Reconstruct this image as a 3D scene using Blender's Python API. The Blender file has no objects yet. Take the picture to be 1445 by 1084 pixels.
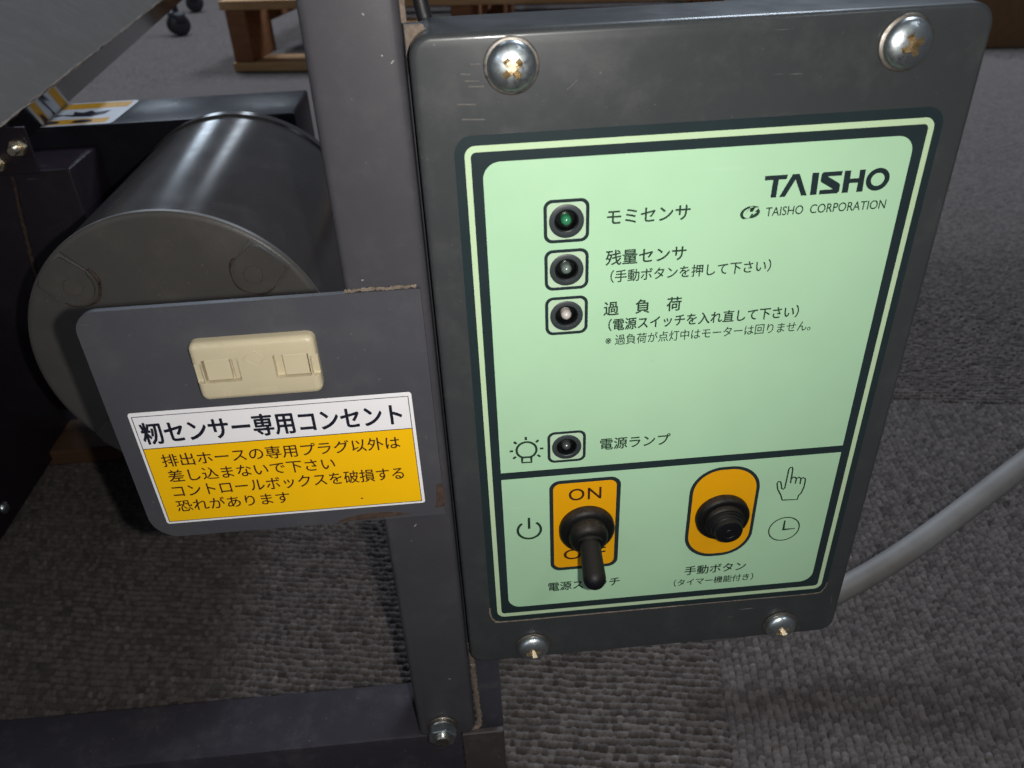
import bpy, bmesh, math, random
import numpy as np
from mathutils import Matrix, Vector

random.seed(7)
np.random.seed(7)
sc = bpy.context.scene
COL = sc.collection
FLOOR = -118.0                      # working units: millimetres, panel face at y = 0, floor at z = FLOOR


def W(x, y, z):
    return (x / 1000.0, y / 1000.0, (z - FLOOR) / 1000.0)


# ------------------------------------------------------------------ camera, world, lamps, exposure
RW = ((0.99596415, -0.08083425, -0.03900299),
      (-0.07683256, -0.54326624, -0.83603741),
      (0.04639145, 0.83565999, -0.54728441))
RIGHT, DOWN, FWD = (Vector(r) for r in RW)
CAM = Vector(W(-2.126, -230.892, 268.443))
cam_d = bpy.data.cameras.new('camera')
cam = bpy.data.objects.new('camera', cam_d)
COL.objects.link(cam)
m = Matrix.Identity(4)
for i in range(3):
    m[i][0], m[i][1], m[i][2], m[i][3] = RIGHT[i], -DOWN[i], -FWD[i], CAM[i]
cam.matrix_world = m
cam_d.sensor_width = 36.0
cam_d.lens = 1130.0 / 1445.0 * 36.0
cam_d.clip_start = 0.01
cam_d.clip_end = 60.0
cam_d.dof.use_dof = True
cam_d.dof.focus_distance = 0.30
cam_d.dof.aperture_fstop = 20.0
sc.camera = cam

world = bpy.data.worlds.new('World')
sc.world = world
world.use_nodes = True
bg = world.node_tree.nodes['Background']
bg.inputs[0].default_value = (0.80, 0.88, 1.0, 1)
bg.inputs[1].default_value = 0.09


def area(name, loc, target, sx, sy, watts, col, shape='RECTANGLE'):
    d = bpy.data.lights.new(name, 'AREA')
    d.shape = shape
    d.size = sx
    if shape in ('RECTANGLE', 'ELLIPSE'):
        d.size_y = sy
    d.energy = watts
    d.color = col
    o = bpy.data.objects.new(name, d)
    COL.objects.link(o)
    o.location = loc
    v = Vector(target) - Vector(loc)
    o.rotation_euler = v.to_track_quat('-Z', 'Y').to_euler()
    return o


# the phone's flash, beside and a little below the lens
fl = CAM + RIGHT * 0.021 + DOWN * 0.001
flash = area('phone_flash', fl, fl + FWD, 0.006, 0.006, 0.70, (1.0, 0.97, 0.92), 'DISK')
flash.data.spread = math.radians(160)
# two fluorescent ceiling tubes over the room behind the machine
area('ceiling_tube', (-0.95, 2.6, 2.45), (-0.95, 2.6, 0), 0.40, 1.3, 50.0, (0.74, 0.85, 1.0))
area('ceiling_tube', (1.1, 2.0, 2.45), (1.1, 2.0, 0), 0.50, 1.3, 72.0, (0.74, 0.85, 1.0))
# a window far behind and left of the photographer
area('window_light', (-2.2, -2.6, 1.7), (0.0, 0.0, 0.3), 1.1, 1.3, 8.0, (0.78, 0.88, 1.0))
area('ceiling_tube', (1.3, -1.3, 2.45), (1.3, -1.3, 0), 0.15, 1.2, 7.0, (0.85, 0.92, 1.0))
# daylight from windows in the far wall, low behind the hopper
area('far_window', (-1.9, 5.6, 1.25), (-0.14, 0.2, 0.25), 0.28, 0.8, 5.0, (0.72, 0.85, 1.0))
area('far_window', (-0.95, 5.6, 1.95), (-0.14, 0.2, 0.25), 0.25, 0.7, 4.0, (0.78, 0.88, 1.0))

sc.view_settings.view_transform = 'Standard'
sc.view_settings.look = 'None'
sc.view_settings.exposure = 0.0
sc.view_settings.gamma = 1.0
sc.view_settings.use_curve_mapping = False
sc.render.engine = 'CYCLES'


# ------------------------------------------------------------------ materials
class NT:
    def __init__(self, name):
        self.m = bpy.data.materials.new(name)
        self.m.use_nodes = True
        self.t = self.m.node_tree
        self.b = self.t.nodes['Principled BSDF']
        self.tc = self.t.nodes.new('ShaderNodeTexCoord')

    def n(self, kind, **kw):
        x = self.t.nodes.new('ShaderNode' + kind)
        for k, v in kw.items():
            setattr(x, k, v)
        return x

    def l(self, a, b):
        self.t.links.new(a, b)

    def noise(self, scale, detail=3.0, rough=0.5, vec=None, stretch=None):
        x = self.n('TexNoise')
        x.inputs['Scale'].default_value = scale
        x.inputs['Detail'].default_value = detail
        x.inputs['Roughness'].default_value = rough
        src = vec or self.tc.outputs['Object']
        if stretch:
            mp = self.n('Mapping')
            mp.inputs['Scale'].default_value = stretch
            self.l(src, mp.inputs['Vector'])
            src = mp.outputs['Vector']
        self.l(src, x.inputs['Vector'])
        return x

    def ramp(self, src, stops):
        r = self.n('ValToRGB')
        e = r.color_ramp.elements
        while len(e) < len(stops):
            e.new(0.5)
        for i, (p, c) in enumerate(stops):
            e[i].position = p
            e[i].color = (c, c, c, 1) if not hasattr(c, '__len__') else tuple(c) + (1,)
        self.l(src, r.inputs['Fac'])
        return r

    def mix(self, fac, a, b, blend='MIX'):
        x = self.n('Mix', data_type='RGBA', blend_type=blend)
        for sock, v in ((x.inputs[0], fac), (x.inputs[6], a), (x.inputs[7], b)):
            if hasattr(v, 'is_linked'):
                self.l(v, sock)
            elif hasattr(v, '__len__'):
                sock.default_value = tuple(v) + (1,)
            else:
                sock.default_value = v
        return x.outputs[2]

    def bump(self, h, strength, dist):
        x = self.n('Bump')
        x.inputs['Strength'].default_value = strength
        x.inputs['Distance'].default_value = dist
        self.l(h, x.inputs['Height'])
        self.l(x.outputs[0], self.b.inputs['Normal'])
        return x


def paint(name, col, rough=0.4, var=0.08, ior=1.45, coat=0.0, dust=0.35, dust_col=(0.30, 0.27, 0.24), peel=0.10, spec=0.5, rust=None,
          speck=0.72, scratch=0.25):
    """enamel on sheet metal: orange peel, uneven tone, a film of dust, specks and hair scratches"""
    k = NT(name)
    n1 = k.noise(18, 5, 0.6)
    lo = tuple(c * (1 - var) for c in col)
    hi = tuple(min(1, c * (1 + var)) for c in col)
    c = k.ramp(n1.outputs[0], [(0.3, lo), (0.7, hi)]).outputs[0]
    # fine dust film, patchy
    n2 = k.noise(55, 6, 0.7)
    film = k.ramp(n2.outputs[0], [(0.50, 0.0), (0.80, dust * 0.45)])
    c = k.mix(film.outputs[0], c, dust_col)
    # loose specks
    n3 = k.noise(620, 2, 0.5)
    sp = k.ramp(n3.outputs[0], [(speck, 0.0), (speck + 0.05, 0.8 * dust)])
    c = k.mix(sp.outputs[0], c, tuple(min(1, d * 1.5) for d in dust_col))
    # hairline scratches
    n4 = k.noise(60, 2, 0.5, stretch=(0.5, 9, 14))
    n5 = k.noise(26, 2, 0.5)
    s1 = k.ramp(n4.outputs[0], [(0.735, 0.0), (0.75, scratch)])
    s2 = k.ramp(n5.outputs[0], [(0.55, 0.0), (0.62, 1.0)])
    mm = k.n('Math', operation='MULTIPLY')
    k.l(s1.outputs[0], mm.inputs[0])
    k.l(s2.outputs[0], mm.inputs[1])
    c = k.mix(mm.outputs[0], c, (0.32, 0.31, 0.30))
    if rust:
        n6 = k.noise(rust, 5, 0.65)
        rf = k.ramp(n6.outputs[0], [(0.62, 0.0), (0.72, 0.8)])
        c = k.mix(rf.outputs[0], c, (0.075, 0.032, 0.016))
    k.l(c, k.b.inputs['Base Color'])
    rr = k.ramp(n2.outputs[0], [(0.3, rough * 0.85), (0.8, min(1, rough * 1.35))])
    k.l(rr.outputs[0], k.b.inputs['Roughness'])
    k.b.inputs['Specular IOR Level'].default_value = spec
    k.b.inputs['IOR'].default_value = ior
    k.b.inputs['Coat Weight'].default_value = coat
    k.b.inputs['Coat Roughness'].default_value = 0.13
    if peel:
        n7 = k.noise(900, 2, 0.5)
        k.bump(n7.outputs[0], peel, 0.0002)
    return k.m


def plain(name, col, rough=0.5, metallic=0.0, spec=0.5, var=0.08, scale=60, bump=0.0, bscale=600):
    k = NT(name)
    n1 = k.noise(scale, 4, 0.6)
    c = k.ramp(n1.outputs[0], [(0.3, tuple(x * (1 - var) for x in col)), (0.7, tuple(min(1, x * (1 + var)) for x in col))])
    k.l(c.outputs[0], k.b.inputs['Base Color'])
    k.b.inputs['Roughness'].default_value = rough
    k.b.inputs['Metallic'].default_value = metallic
    k.b.inputs['Specular IOR Level'].default_value = spec
    if bump:
        n2 = k.noise(bscale, 3, 0.6)
        k.bump(n2.outputs[0], bump, 0.0003)
    return k.m


def zinc(name, col, lo=0.24, hi=0.52, tint=(0.30, 0.36, 0.36)):
    k = NT(name)
    n1 = k.noise(420, 6, 0.7)
    f = k.ramp(n1.outputs[0], [(0.42, 0.0), (0.66, 0.85)])
    c = k.mix(f.outputs[0], col, tint)
    k.l(c, k.b.inputs['Base Color'])
    k.b.inputs['Metallic'].default_value = 1.0
    r = k.ramp(n1.outputs[0], [(0.35, lo), (0.7, hi)])
    k.l(r.outputs[0], k.b.inputs['Roughness'])
    k.bump(n1.outputs[0], 0.12, 0.0003)
    return k.m


def rubber(name, col, dust=0.5):
    """black rubber with dust lying on the faces that look upwards"""
    k = NT(name)
    g = k.n('NewGeometry')
    sx = k.n('SeparateXYZ')
    k.l(g.outputs['Normal'], sx.inputs[0])
    up = k.ramp(sx.outputs[2], [(0.35, 0.0), (0.95, 1.0)])
    n1 = k.noise(700, 4, 0.7)
    f = k.ramp(n1.outputs[0], [(0.40, 0.05), (0.68, dust)])
    mm = k.n('Math', operation='MULTIPLY')
    k.l(up.outputs[0], mm.inputs[0])
    k.l(f.outputs[0], mm.inputs[1])
    c = k.mix(mm.outputs[0], col, (0.26, 0.20, 0.15))
    k.l(c, k.b.inputs['Base Color'])
    k.b.inputs['Roughness'].default_value = 0.5
    k.b.inputs['Specular IOR Level'].default_value = 0.22
    k.bump(n1.outputs[0], 0.1, 0.0003)
    return k.m


M_BOX = paint('box_enamel', (0.039, 0.0425, 0.0445), 0.34, peel=0.03, dust=0.16, speck=0.71, scratch=0.4, var=0.05, coat=0.2, ior=1.34)
M_POST = paint('frame_enamel', (0.049, 0.0475, 0.053), 0.45, peel=0.08, dust=0.16, spec=0.25)
M_LEG = paint('leg_enamel', (0.045, 0.044, 0.055), 0.45, dust=0.4)
M_RAIL = paint('rail_enamel', (0.030, 0.027, 0.034), 0.42, dust=0.2, spec=0.35)
M_PLATE = paint('plate_enamel', (0.060, 0.061, 0.070), 0.42, peel=0.08, dust=0.14, ior=1.25)
M_FOOT = paint('dusty_foot', (0.050, 0.040, 0.040), 0.55, dust=0.9, dust_col=(0.16, 0.12, 0.10))
M_BODY = paint('body_enamel', (0.017, 0.012, 0.017), 0.40, dust=0.05, spec=0.25)
M_COVER = paint('cover_enamel', (0.011, 0.011, 0.015), 0.30, dust=0.10, dust_col=(0.14, 0.13, 0.13), ior=1.14)
M_HULL = paint('hull_enamel', (0.064, 0.056, 0.046), 0.6, dust=0.12, scratch=0.0, ior=1.25)
M_GLOSS = paint('glossy_hull_side', (0.020, 0.019, 0.022), 0.10, dust=0.15, peel=0.03, spec=1.0)
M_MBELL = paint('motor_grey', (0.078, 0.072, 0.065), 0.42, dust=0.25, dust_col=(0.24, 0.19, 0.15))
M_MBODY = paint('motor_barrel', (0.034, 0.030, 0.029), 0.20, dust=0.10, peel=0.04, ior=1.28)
M_RUST = plain('rust', (0.050, 0.029, 0.021), 0.85, var=0.5, scale=350, bump=0.5)
M_DUST = plain('settled_dust', (0.15, 0.118, 0.092), 0.95, var=0.4, scale=500, bump=0.4)
M_GRIME = plain('brown_grime', (0.050, 0.033, 0.024), 0.8, var=0.5, scale=400, bump=0.4)
M_DARKPRINT = plain('dark_film', (0.016, 0.027, 0.030), 0.30, var=0.1)


def label_mat():
    """printed film with handling smudges, faint scratches and a few dust specks"""
    k = NT('green_film')
    col = (0.395, 0.62, 0.405)
    n1 = k.noise(9, 5, 0.65)
    c = k.ramp(n1.outputs[0], [(0.30, tuple(x * 0.93 for x in col)), (0.62, tuple(x * 1.03 for x in col))]).outputs[0]
    n2 = k.noise(330, 2, 0.5)
    c = k.mix(k.ramp(n2.outputs[0], [(0.765, 0.0), (0.80, 0.55)]).outputs[0], c, (0.16, 0.17, 0.13))
    n4 = k.noise(45, 2, 0.5, stretch=(0.7, 5, 11))
    n5 = k.noise(20, 2, 0.5)
    mm = k.n('Math', operation='MULTIPLY')
    k.l(k.ramp(n4.outputs[0], [(0.70, 0.0), (0.72, 0.35)]).outputs[0], mm.inputs[0])
    k.l(k.ramp(n5.outputs[0], [(0.50, 0.0), (0.6, 1.0)]).outputs[0], mm.inputs[1])
    c = k.mix(mm.outputs[0], c, (0.52, 0.70, 0.52))
    k.l(c, k.b.inputs['Base Color'])
    n6 = k.noise(26, 6, 0.7)
    k.l(k.ramp(n6.outputs[0], [(0.35, 0.30), (0.7, 0.52)]).outputs[0], k.b.inputs['Roughness'])
    n7 = k.noise(700, 2, 0.5)
    k.bump(n7.outputs[0], 0.05, 0.0003)
    return k.m


M_GREEN = label_mat()
M_LINE = plain('outline_film', (0.47, 0.62, 0.39), 0.38, var=0.02)
M_PALE = plain('lamp_window_film', (0.43, 0.58, 0.41), 0.40, var=0.02)
M_ORANGE = plain('orange_film', (0.76, 0.35, 0.001), 0.42, var=0.03)
M_INK = plain('green_black_ink', (0.014, 0.038, 0.022), 0.45)
M_BROWNINK = plain('brown_black_ink', (0.040, 0.012, 0.006), 0.45)
M_STICKW = plain('white_vinyl', (0.80, 0.785, 0.80), 0.38, var=0.02, bump=0.02)
M_STICKY = plain('yellow_vinyl', (0.90, 0.50, 0.000), 0.45, var=0.02, bump=0.02)
M_NAVYINK = plain('navy_black_ink', (0.010, 0.011, 0.022), 0.4)
M_OLDW = plain('old_white_vinyl', (0.50, 0.51, 0.54), 0.45, var=0.12)
M_OLDY = plain('old_yellow_vinyl', (0.52, 0.26, 0.012), 0.45, var=0.2, scale=300)
M_OUTLET = plain('beige_plastic', (0.50, 0.435, 0.295), 0.38, var=0.03, bump=0.02)
M_SHUT = plain('beige_shutter', (0.52, 0.455, 0.31), 0.40, var=0.02)
M_ZINC = zinc('zinc_plate', (0.66, 0.70, 0.72))
M_WASHER = zinc('dusty_washer', (0.30, 0.28, 0.25), 0.35, 0.65, (0.24, 0.20, 0.17))
M_GOLD = zinc('yellow_zinc', (0.66, 0.58, 0.44), 0.26, 0.55, (0.42, 0.34, 0.22))
M_NUT = zinc('nut_zinc', (0.48, 0.46, 0.42), 0.2, 0.5, (0.26, 0.26, 0.24))
M_BEZEL = plain('lamp_bezel', (0.030, 0.037, 0.040), 0.45)
M_HOLE = plain('lamp_cup', (0.004, 0.005, 0.005), 0.30)
M_RUB = rubber('black_rubber', (0.004, 0.004, 0.004), 0.16)
M_LEVER = rubber('lever_rubber', (0.004, 0.0043, 0.006), 0.04)


def cable_mat():
    k = NT('grey_cable_sheath')
    n1 = k.noise(14, 4, 0.6)
    c = k.ramp(n1.outputs[0], [(0.35, (0.105, 0.092, 0.080)), (0.62, (0.185, 0.182, 0.178))]).outputs[0]
    n2 = k.noise(120, 4, 0.7, stretch=(1.0, 0.6, 2.0))
    c = k.mix(k.ramp(n2.outputs[0], [(0.66, 0.0), (0.74, 0.45)]).outputs[0], c, (0.34, 0.33, 0.31))
    n3 = k.noise(900, 3, 0.6)
    c = k.mix(k.ramp(n3.outputs[0], [(0.60, 0.0), (0.75, 0.5)]).outputs[0], c, (0.07, 0.06, 0.05))
    k.l(c, k.b.inputs['Base Color'])
    k.b.inputs['Roughness'].default_value = 0.52
    k.bump(n3.outputs[0], 0.12, 0.0004)
    return k.m


M_CABLE = cable_mat()
M_BLACKP = plain('black_plastic', (0.010, 0.010, 0.012), 0.5)


def lens_mat(name, col, rough):
    k = NT(name)
    k.b.inputs['Base Color'].default_value = tuple(col) + (1,)
    k.b.inputs['Roughness'].default_value = rough
    k.b.inputs['Specular IOR Level'].default_value = 0.8
    k.b.inputs['Coat Weight'].default_value = 1.0
    k.b.inputs['Coat Roughness'].default_value = 0.05
    return k.m


def wood(name, light, dark, scale=30):
    k = NT(name)
    n1 = k.noise(scale, 5, 0.6, stretch=(0.25, 2.0, 3.0))
    c = k.ramp(n1.outputs[0], [(0.3, dark), (0.65, light)])
    n2 = k.noise(6, 3, 0.5)
    c2 = k.mix(k.ramp(n2.outputs[0], [(0.35, 0.0), (0.65, 0.45)]).outputs[0], c.outputs[0], dark)
    k.l(c2, k.b.inputs['Base Color'])
    k.b.inputs['Roughness'].default_value = 0.75
    k.bump(n1.outputs[0], 0.2, 0.001)
    return k.m


M_WOODL = wood('pale_deck_board', (0.50, 0.30, 0.14), (0.32, 0.17, 0.07))
M_WOODR = wood('red_brown_stringer', (0.26, 0.105, 0.038), (0.15, 0.055, 0.02))
M_SCRAP = wood('weathered_offcut', (0.12, 0.06, 0.028), (0.07, 0.035, 0.018))
M_CARD = plain('brown_cardboard', (0.16, 0.085, 0.038), 0.85, var=0.12)


def carpet_mat(near):
    k = NT('loop_pile_carpet' if near else 'loop_pile_carpet_coarse')
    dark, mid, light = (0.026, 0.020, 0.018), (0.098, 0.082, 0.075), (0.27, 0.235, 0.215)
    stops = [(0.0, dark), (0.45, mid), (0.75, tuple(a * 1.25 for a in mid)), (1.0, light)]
    if near:
        at = k.n('Attribute', attribute_name='yarn')
        src = at.outputs['Fac']
        fine = k.noise(1600, 3, 0.7)
        mixv = k.n('Math', operation='MULTIPLY_ADD')
        mixv.inputs[1].default_value = 0.45
        k.l(fine.outputs[0], mixv.inputs[0])
        k.l(src, mixv.inputs[2])
        sub = k.n('Math', operation='SUBTRACT')
        k.l(mixv.outputs[0], sub.inputs[0])
        sub.inputs[1].default_value = 0.20
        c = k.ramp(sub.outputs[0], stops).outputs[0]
        k.bump(fine.outputs[0], 0.8, 0.0012)
    else:
        v = k.n('TexVoronoi')
        v.inputs['Scale'].default_value = 330
        k.l(k.tc.outputs['Object'], v.inputs['Vector'])
        sp = k.n('SeparateColor')
        k.l(v.outputs['Color'], sp.inputs[0])
        n8 = k.noise(90, 4, 0.7)
        av = k.n('Math', operation='MULTIPLY_ADD')
        k.l(sp.outputs[0], av.inputs[0])
        av.inputs[1].default_value = 0.68
        k.l(n8.outputs[0], av.inputs[2])
        s2 = k.n('Math', operation='SUBTRACT')
        k.l(av.outputs[0], s2.inputs[0])
        s2.inputs[1].default_value = 0.43
        c = k.ramp(s2.outputs[0], stops).outputs[0]
        k.bump(v.outputs['Distance'], 0.6, 0.003)
    # broad traffic mottling
    n9 = k.noise(14, 4, 0.6)
    c = k.mix(k.ramp(n9.outputs[0], [(0.35, 0.0), (0.7, 0.15)]).outputs[0], c, tuple(x * 0.85 for x in mid))
    k.l(c, k.b.inputs['Base Color'])
    k.b.inputs['Roughness'].default_value = 0.95
    k.b.inputs['Specular IOR Level'].default_value = 0.1
    k.b.inputs['Sheen Weight'].default_value = 0.15
    return k.m


# ------------------------------------------------------------------ object helpers
def tag(o, label=None, cat=None, group=None, kind=None):
    for k, v in (('label', label), ('category', cat), ('group', group), ('kind', kind)):
        if v:
            o[k] = v
    return o


def thing(name, loc, label, cat, group=None):
    o = bpy.data.objects.new(name, None)
    o.empty_display_size = 0.02
    COL.objects.link(o)
    o.location = W(*loc)
    return tag(o, label, cat, group)


def adopt(o, parent):
    if parent is not None:
        o.parent = parent
        if parent.type == 'EMPTY':
            o.matrix_parent_inverse = Matrix.Translation(-Vector(parent.location))
    return o


def finish(name, bm, mats, parent=None, smooth=None):
    """bm in mm coordinates -> one mesh object in metres"""
    for v in bm.verts:
        v.co = W(*v.co)
    me = bpy.data.meshes.new(name)
    bmesh.ops.recalc_face_normals(bm, faces=bm.faces)
    bm.to_mesh(me)
    bm.free()
    for mt in (mats if isinstance(mats, (list, tuple)) else [mats]):
        me.materials.append(mt)
    if smooth is not None:
        me.polygons.foreach_set('use_smooth', [True] * len(me.polygons))
        me.set_sharp_from_angle(angle=math.radians(smooth))
    o = bpy.data.objects.new(name, me)
    COL.objects.link(o)
    return adopt(o, parent)


def box_bm(x0, x1, y0, y1, z0, z1, bev=0.0, seg=2, bm=None):
    nb = bmesh.new()
    vs = [nb.verts.new(c) for c in ((x0, y0, z0), (x1, y0, z0), (x1, y1, z0), (x0, y1, z0),
                                    (x0, y0, z1), (x1, y0, z1), (x1, y1, z1), (x0, y1, z1))]
    for f in ((0, 1, 5, 4), (1, 2, 6, 5), (2, 3, 7, 6), (3, 0, 4, 7), (4, 5, 6, 7), (3, 2, 1, 0)):
        nb.faces.new([vs[i] for i in f])
    if bev:
        bmesh.ops.bevel(nb, geom=list(nb.edges), offset=bev, segments=seg, profile=0.5, affect='EDGES')
    if bm is None:
        return nb
    return join(bm, nb)


def join(bm, nb):
    tmp = bpy.data.meshes.new('tmp')
    nb.to_mesh(tmp)
    nb.free()
    bm.from_mesh(tmp)
    bpy.data.meshes.remove(tmp)
    return bm


def rrect(x0, x1, z0, z1, r, n=8):
    """rounded rectangle, counter-clockwise; r = one radius or (bl, br, tr, tl)"""
    rs = r if hasattr(r, '__len__') else (r,) * 4
    pts = []
    for (cx, cz, sx, sz, a0), q in zip(((x0, z0, 1, 1, 180), (x1, z0, -1, 1, 270), (x1, z1, -1, -1, 0), (x0, z1, 1, -1, 90)), rs):
        if q <= 0:
            pts.append((cx, cz))
            continue
        for i in range(n + 1):
            a = math.radians(a0 + 90 * i / n)
            pts.append((cx + sx * q + q * math.cos(a), cz + sz * q + q * math.sin(a)))
    return pts


def circle(cx, cz, r, n=48, rz=None, tilt=0.0):
    rz = rz or r
    out = []
    for i in range(n):
        a = 2 * math.pi * i / n
        x, z = r * math.cos(a), rz * math.sin(a)
        out.append((cx + x * math.cos(tilt) - z * math.sin(tilt), cz + x * math.sin(tilt) + z * math.cos(tilt)))
    return out


def curve_mesh(cu):
    o = bpy.data.objects.new('tmp', cu)
    COL.objects.link(o)
    bpy.context.view_layer.update()
    me = bpy.data.meshes.new_from_object(o.evaluated_get(bpy.context.evaluated_depsgraph_get()))
    bpy.data.objects.remove(o)
    bpy.data.curves.remove(cu)
    return me


def flat(name, contours, y, th, mt, parent):
    """sheet cut to the contours (inner contours are holes): front face at y, thickness th behind it"""
    cu = bpy.data.curves.new('c', 'CURVE')
    cu.dimensions = '2D'
    cu.fill_mode = 'BOTH'
    cu.extrude = th / 2
    for c in contours:
        s = cu.splines.new('POLY')
        s.points.add(len(c) - 1)
        for p, (x, z) in zip(s.points, c):
            p.co = (x, z, 0, 1)
        s.use_cyclic_u = True
    me = curve_mesh(cu)
    bm = bmesh.new()
    bm.from_mesh(me)
    bpy.data.meshes.remove(me)
    for v in bm.verts:
        v.co = (v.co.x, y + th / 2 - v.co.z, v.co.y)
    bmesh.ops.remove_doubles(bm, verts=bm.verts, dist=0.0005)
    return finish(name, bm, mt, parent)


def prism(poly, y0, y1, bm=None):
    nb = bmesh.new()
    a = [nb.verts.new((x, y0, z)) for x, z in poly]
    b = [nb.verts.new((x, y1, z)) for x, z in poly]
    n = len(poly)
    nb.faces.new(a)
    nb.faces.new(b[::-1])
    for i in range(n):
        nb.faces.new((a[i], b[i], b[(i + 1) % n], a[(i + 1) % n]))
    return nb if bm is None else join(bm, nb)


def strokes(name, lines, w, y, mt, parent, th=0.05):
    """pen strokes of width w lying on the plane y"""
    cu = bpy.data.curves.new('c', 'CURVE')
    cu.dimensions = '3D'
    cu.bevel_depth = w / 2
    cu.bevel_resolution = 3
    cu.use_fill_caps = True
    for c in lines:
        cyc = c[0] == c[-1]
        c = c[:-1] if cyc else c
        s = cu.splines.new('POLY')
        s.points.add(len(c) - 1)
        for p, (x, z) in zip(s.points, c):
            p.co = (x, 0, z, 1)
        s.use_cyclic_u = cyc
    me = curve_mesh(cu)
    bm = bmesh.new()
    bm.from_mesh(me)
    bpy.data.meshes.remove(me)
    for v in bm.verts:
        v.co = (v.co.x, y + v.co.y * th / (w / 2), v.co.z)
    return finish(name, bm, mt, parent)


def text(name, body, bbox, y, mt, parent, w=0.0, spacing=1.0):
    """one line of writing fitted to its measured box (x0, x1, z0, z1); w = extra stroke weight in mm"""
    cu = bpy.data.curves.new('t', 'FONT')
    cu.body = body
    cu.space_character = spacing
    cu.resolution_u = 4
    me = curve_mesh(cu)
    n = len(me.vertices)
    co = np.empty(n * 3)
    me.vertices.foreach_get('co', co)
    co = co.reshape(n, 3)
    lo, hi = co.min(0), co.max(0)
    x0, x1, z0, z1 = bbox
    X = x0 + (co[:, 0] - lo[0]) / (hi[0] - lo[0]) * (x1 - x0)
    Z = z0 + (co[:, 1] - lo[1]) / (hi[1] - lo[1]) * (z1 - z0)
    faces = [tuple(p.vertices) for p in me.polygons]
    bpy.data.meshes.remove(me)
    shifts = [(0, 0)] + ([(w / 2 * math.cos(k * math.pi / 4), w / 2 * math.sin(k * math.pi / 4)) for k in range(8)] if w > 0 else [])
    V, F = [], []
    for i, (dx, dz) in enumerate(shifts):
        F += [tuple(q + len(V) for q in f) for f in faces]
        V += [W(a + dx, y - 0.002 * i, c + dz) for a, c in zip(X, Z)]
    me = bpy.data.meshes.new(name)
    me.from_pydata(V, [], F)
    me.materials.append(mt)
    o = bpy.data.objects.new(name, me)
    COL.objects.link(o)
    return adopt(o, parent)


def lathe_bm(cx, cz, y, prof, n=48, axis='-y', bm=None):
    """turn (radius, height) pairs round an axis pointing at the viewer; height measured from y"""
    nb = bmesh.new()
    rings = []
    for r, h in prof:
        if r <= 1e-6:
            rings.append([nb.verts.new((cx, y - h, cz))])
        else:
            rings.append([nb.verts.new((cx + r * math.cos(2 * math.pi * i / n), y - h, cz + r * math.sin(2 * math.pi * i / n)))
                          for i in range(n)])
    for a, b in zip(rings, rings[1:]):
        for i in range(n):
            j = (i + 1) % n
            if len(a) == 1 and len(b) == 1:
                continue
            if len(a) == 1:
                nb.faces.new((a[0], b[i], b[j]))
            elif len(b) == 1:
                nb.faces.new((a[i], b[0], a[j]))
            else:
                nb.faces.new((a[i], b[i], b[j], a[j]))
    return nb if bm is None else join(bm, nb)


def spline(pts, per=10):
    out = []
    P = [Vector(p) for p in pts]
    for i in range(len(P) - 1):
        p0, p1, p2, p3 = P[max(i - 1, 0)], P[i], P[i + 1], P[min(i + 2, len(P) - 1)]
        for k in range(per):
            t = k / per
            out.append(0.5 * ((2 * p1) + (p2 - p0) * t + (2 * p0 - 5 * p1 + 4 * p2 - p3) * t * t + (3 * p1 - p0 - 3 * p2 + p3) * t ** 3))
    out.append(P[-1])
    return out


def tube_bm(pts, rad, n=24, per=10, bm=None):
    path = spline(pts, per)
    nb = bmesh.new()
    rings = []
    up = Vector((0, 0, 1))
    N = len(path)
    for i, p in enumerate(path):
        t = (path[min(i + 1, N - 1)] - path[max(i - 1, 0)]).normalized()
        a = t.cross(up)
        if a.length < 1e-4:
            a = t.cross(Vector((1, 0, 0)))
        a.normalize()
        b = a.cross(t)
        r = rad(i / (N - 1)) if callable(rad) else rad
        rings.append([nb.verts.new(p + a * r * math.cos(2 * math.pi * k / n) + b * r * math.sin(2 * math.pi * k / n)) for k in range(n)])
    for a, b in zip(rings, rings[1:]):
        for k in range(n):
            nb.faces.new((a[k], a[(k + 1) % n], b[(k + 1) % n], b[k]))
    nb.faces.new(rings[0][::-1])
    nb.faces.new(rings[-1])
    return nb if bm is None else join(bm, nb)


def boolean(o, cutters, op='DIFFERENCE'):
    """cut and bake; the cutters are removed"""
    for c in cutters:
        md = o.modifiers.new('b', 'BOOLEAN')
        md.operation = op
        md.solver = 'EXACT'
        md.object = c
        try:
            md.material_mode = 'TRANSFER'
        except Exception:
            pass
    bpy.context.view_layer.update()
    me = bpy.data.meshes.new_from_object(o.evaluated_get(bpy.context.evaluated_depsgraph_get()))
    o.modifiers.clear()
    old = o.data
    me.name = o.name
    o.data = me
    bpy.data.meshes.remove(old)
    for c in cutters:
        bpy.data.objects.remove(c)
    return o


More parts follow.
